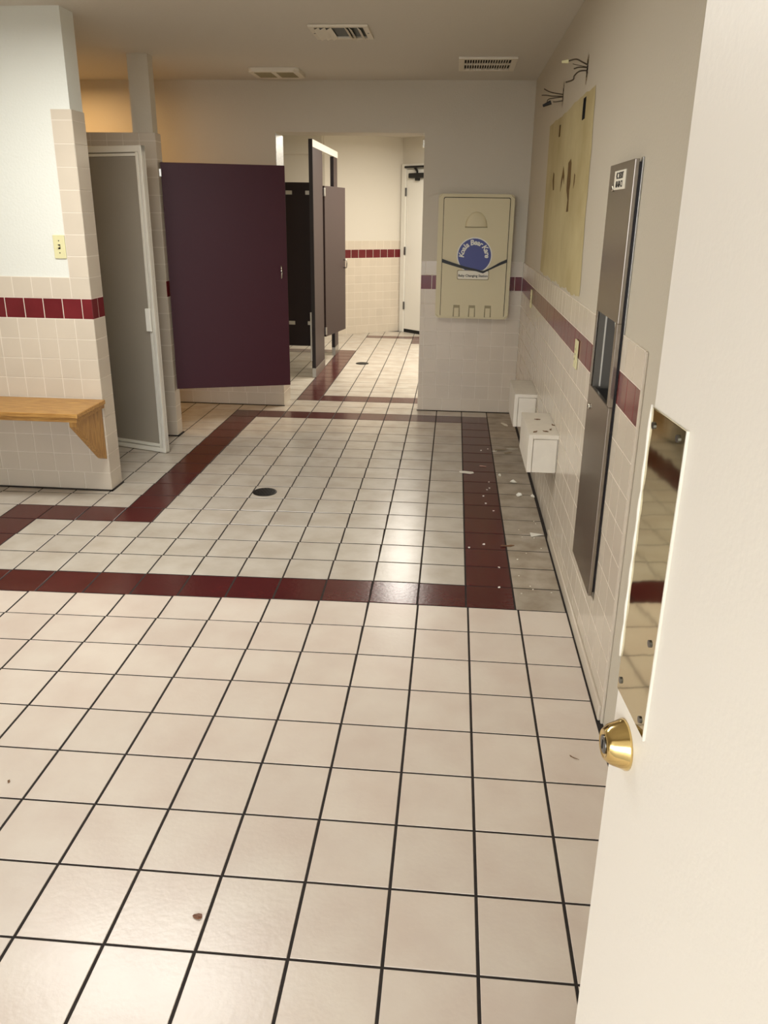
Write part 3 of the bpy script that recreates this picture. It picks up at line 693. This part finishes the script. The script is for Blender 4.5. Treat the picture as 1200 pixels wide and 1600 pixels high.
wires(3.285, 2.104, [([(0.03, 0, 0), (-0.03, 0, 0.008), (-0.07, 0, 0.016), (-0.1, 0, 0.03)], 0.003), ([(0.03, 0, -0.005), (-0.05, 0, -0.004), (-0.085, 0, 0.0), (-0.11, 0, 0.0)], 0.0028),
   ([(0.03, 0, -0.005), (-0.04, 0, -0.012), (-0.075, 0, -0.02), (-0.08, 0, -0.04)], 0.0028), ([(0.03, 0, -0.02), (-0.03, 0, -0.03), (-0.05, 0, -0.03)], 0.003)],
   ((-0.06, 0, -0.033), (-0.1, 0, -0.05), 0.011, BLACK), 'cut wires with black end sticking out of the farther wall hole')

# ------------------------------------------------------------------ ceiling vents
def bars(x0, x1, y0, y1, w, z0, z1): return [((x0, y0, z0), (x1, y0+w, z1)), ((x0, y1-w, z0), (x1, y1, z1)), ((x0, y0+w, z0), (x0+w, y1-w, z1)), ((x1-w, y0+w, z0), (x1, y1-w, z1))]
v = thing('ceiling_vent', 'square white ceiling diffuser with missing middle blades', 'vent', (-0.755, 3.35, HC))
x0, x1, y0, y1 = -0.905, -0.595, 3.19, 3.50; zb_ = HC
boxes('frame', bars(x0, x1, y0, y1, 0.03, zb_-0.012, zb_-0.0005), VENTW, v, 0.003)
box('duct', (x0+0.03, y0+0.03, zb_-0.002), (x1-0.03, y1-0.03, zb_-0.0005), mat('duct_interior', rgb(70, 78, 76), 0.5), v)
def blade(xc, tilt, w=0.05):
    M = Matrix.Translation((xc, (y0+y1)/2, zb_-0.016)) @ Matrix.Rotation(tilt, 4, 'Y')
    return box('louver', (-w/2, -(y1-y0)/2+0.032, -0.001), (w/2, (y1-y0)/2-0.032, 0.001), VENTW, v, 0, M)
for xc in (x0+0.042, x0+0.074, x0+0.106): blade(xc, math.radians(-28), 0.026)
for xc in (x1-0.115, x1-0.095, x1-0.05): blade(xc, math.radians(38), 0.026)
for xc in (x0+0.013, x1-0.013): cyl('screw', (xc, (y0+y1)/2, zb_-0.012), (xc, (y0+y1)/2, zb_-0.0135), 0.005, STEELD, v, seg=8)
v = thing('ceiling_vent', 'rectangular return grille with dark slots on the ceiling near the right wall', 'vent', (0.045, 4.26, HC))
x0, x1, y0, y1 = -0.135, 0.222, 4.05, 4.48
boxes('frame', bars(x0, x1, y0, y1, 0.036, zb_-0.014, zb_-0.0005)+[((x0+0.036, (y0+y1)/2-0.009, zb_-0.012), (x1-0.036, (y0+y1)/2+0.009, zb_-0.0005))], VENTW, v, 0.002)
box('duct', (x0+0.036, y0+0.036, zb_-0.002), (x1-0.036, y1-0.036, zb_-0.0005), DARK, v)
for i in range(1, 18):
    xc = x0+0.036+(x1-x0-0.072)*i/18
    box('louver', (xc-0.003, y0+0.036, zb_-0.011), (xc+0.002, y1-0.036, zb_-0.002), VENTW, v)
v = thing('exhaust_fan', 'white two-panel exhaust fan cover on the ceiling by the opening', 'exhaust fan', (-1.36, 4.55, HC))
x0, x1, y0, y1 = -1.53, -1.19, 4.41, 4.70
bm = bmesh.new()
prism_bm(bm, [(x, y, zb_-0.026) for x, y in rrect(x0, x1, y0, y1, 0.03)], (0, 0, 1), 0.0255)
bmesh.ops.bevel(bm, geom=[e for e in bm.edges if all(abs(q_.co.z-(zb_-0.026)) < 1e-5 for q_ in e.verts)], offset=0.014, segments=3, affect='EDGES')
mesh_obj('cover', bm, VENTW, v)
for a_, b2 in ((x0+0.035, x0+0.15), (x0+0.185, x1-0.04)):
    g = box('grille', (a_, y0+0.04, zb_-0.0275), (b2, y1-0.05, zb_-0.0255), BEIGED, v)
    for i in range(9):
        yy = y0+0.045+i*(y1-y0-0.1)/9
        box('slat', (a_, yy, zb_-0.0295), (b2, yy+0.006, zb_-0.0275), BEIGED, g)
for (nm, lab, x, y) in (('ceiling_lamp', 'white hall ceiling light fitting over the room beyond the opening', -0.35, 6.9), ('ceiling_lamp', 'long ceiling light fitting over the front of the room before the bench', -1.6, 1.65), ('ceiling_lamp', 'small ceiling light fitting above the shower stall', -2.95, 4.35)):
    sx, sy = {6.9: (.37, 1.15), 1.65: (.62, .17)}.get(y, (.14, .14)); h_ = thing(nm, lab, 'ceiling light', (x, y, HC))
    boxes('housing', [((x-sx, y-sy, HC-0.05), (x+sx, y+sy, HC-0.0005))], WHITE, h_, 0.004)

# ------------------------------------------------------------------ floor drains
def drain(x, y, label):
    o = thing('floor_drain', label, 'drain', (x, y, 0))
    lathe('rim', [(0.0, 0.0), (0.068, 0.0), (0.068, 0.0025), (0.062, 0.004), (0.0, 0.004)][1:4], (x, y, 0.0004), (0, 0, 1), CAST, o, 32)
    bm = bmesh.new()
    for rr_, n_ in ((0.0, 1), (0.02, 6), (0.038, 12), (0.054, 18)):
        for k in range(n_):
            cx_, cy_ = x+rr_*math.cos(2*math.pi*k/n_), y+rr_*math.sin(2*math.pi*k/n_); cyl_bm(bm, (cx_, cy_, 0.0040), (cx_, cy_, 0.0048), 0.005, seg=8)
    mesh_obj('grate_holes', bm, DARK, o)
drain(-1.136, 2.86, 'round cast iron floor drain among pale tiles in the main room')
drain(-1.045, 6.896, 'round floor drain in the room beyond the opening')

# ------------------------------------------------------------------ debris on the floor
def scrap(name, x, y, w, l, ang, label, cat, material=PLASTER, z=0.0008, th=0.002, curl=0.004, group=None, tri=False):
    n = 3 if tri else R.randint(6, 8); M = Matrix.Translation((x, y, z)) @ Matrix.Rotation(ang, 4, 'Z')
    pts = []
    for k in range(n):
        a_ = 2*math.pi*k/n+R.uniform(-.2, .2); rr_ = R.uniform(0.7, 1.1)
        pts.append((w/2*rr_*math.cos(a_), l/2*rr_*math.sin(a_)))
    bm = bmesh.new(); c0 = bm.verts.new((0, 0, 0)); c1 = bm.verts.new((0, 0, th+curl*0.3))
    lo = [bm.verts.new((p[0], p[1], curl*R.random())) for p in pts]; hi = [bm.verts.new((q_.co.x, q_.co.y, q_.co.z+th)) for q_ in lo]
    for k in range(n):
        k2 = (k+1) % n
        bm.faces.new((c0, lo[k2], lo[k])); bm.faces.new((c1, hi[k], hi[k2])); bm.faces.new((lo[k], lo[k2], hi[k2], hi[k]))
    for q_ in bm.verts: q_.co = M @ q_.co
    o = mesh_obj(name, bm, material); return tag(o, label, cat, group)
scrap('drywall_scrap', 0.012, 3.352, 0.125, 0.06, -0.25, 'long white drywall scrap lying across the burgundy border tile edge', 'debris')
scrap('drywall_scrap', 0.319, 4.548, 0.035, 0.13, 0.35, 'pale pointed scrap on the floor in the far right corner', 'debris')
scrap('drywall_scrap', 0.29, 3.2, 0.045, 0.055, 0.2, 'squarish white drywall scrap left of the nearer white box', 'debris', curl=0.012)
scrap('drywall_scrap', 0.216, 3.316, 0.022, 0.03, 0, 'small round plaster lump at the outer edge of the burgundy border', 'debris', curl=0.014)
scrap('drywall_scrap', 0.307, 2.974, 0.045, 0.035, -0.7, 'curled drywall paper scrap near the foot of the right wall', 'debris', curl=0.014)
scrap('drywall_scrap', 0.383, 2.965, 0.022, 0.05, 0.3, 'plaster crumb wedged against the right wall base', 'debris', curl=0.016)
scrap('drywall_scrap', 0.342, 2.405, 0.09, 0.07, 0.1, 'white triangular drywall chip by the right wall', 'debris', tri=True)
scrap('wood_splinter', 0.196, 2.25, 0.07, 0.012, 0.1, 'brown wood splinter across the burgundy border tile', 'debris', WOODS, th=0.004)
scrap('wood_splinter', 0.118, 3.494, 0.05, 0.008, -0.15, 'thin pale splinter on the burgundy border further back', 'debris', mat('pale_splinter', rgb(170, 140, 120), 0.8), th=0.003)
for i, (x, y, w, l, a_) in enumerate([(0.25, 3.86, 0.11, 0.03, 0.2), (0.33, 3.90, 0.09, 0.03, -0.2), (0.30, 3.80, 0.07, 0.02, 0.4), (0.21, 3.83, 0.04, 0.015, 0)]):
    scrap('drywall_scrap', x, y, w, l, a_, ['dusty grey plaster strip left of the gap between the white boxes', 'pale plaster strip close to the wall between the white boxes', 'small dusty plaster strip in front of the farther white box', 'short pale plaster strip beside the burgundy border, level with the farther white box'][i], 'debris', PLASTER if i % 2 else mat('dusty_scrap', rgb(150, 136, 112), 0.9), curl=0.008, group='plaster strips by the boxes')
for i, (x, y) in enumerate([(0.146, 3.189), (0.145, 3.081), (0.105, 2.94), (0.114, 2.823), (0.152, 2.716), (0.085, 2.259), (0.014, 2.213), (0.146, 2.007), (0.136, 1.807), (0.166, 3.881), (0.13, 3.05), (0.12, 3.84)]):
    scrap('plaster_crumb', x, y, 0.011, 0.013, i, 'tiny white plaster crumb on the burgundy border tiles', 'debris', curl=0.003, group='plaster crumbs on the burgundy border')
for i in range(14):
    scrap('plaster_crumb', R.uniform(0.22, 0.37), R.uniform(1.6, 2.6), 0.006, 0.008, i, 'tiny plaster crumb on the pale tiles beside the right wall', 'debris', curl=0.002, group='plaster crumbs beside the right wall')
scrap('leaf_scrap', -0.631, 0.083, 0.026, 0.017, -0.1, 'small brown dry leaf on the cream tiles in the foreground', 'leaf', LEAF, curl=0.003)
scrap('seed_husk', -1.291, 0.458, 0.008, 0.012, 0.4, 'tiny grey seed husk at the left of the cream tiles', 'debris', WOODS)
scrap('grass_bit', 0.30, 0.72, 0.03, 0.003, -0.6, 'tiny dry grass bit on the cream tile near the open door', 'debris', WOODS, th=0.001)
for i, (x, y) in enumerate([(0.335, 2.60), (0.378, 2.411), (0.350, 2.375), (0.30, 2.36), (0.40, 2.5)]):
    scrap('wood_chip', x, y, 0.03 if i else 0.04, 0.01, i*1.3, ['largest brown chip on top of the nearer white box, towards its back', 'brown chip at the wall side of the nearer white box top', 'brown chip near the front right of the nearer white box top', 'brown chip near the front left of the nearer white box top', 'brown chip beside the wall, midway along the nearer white box top'][i], 'debris', WOODS, z=0.5455, group='chips on the nearer white box')
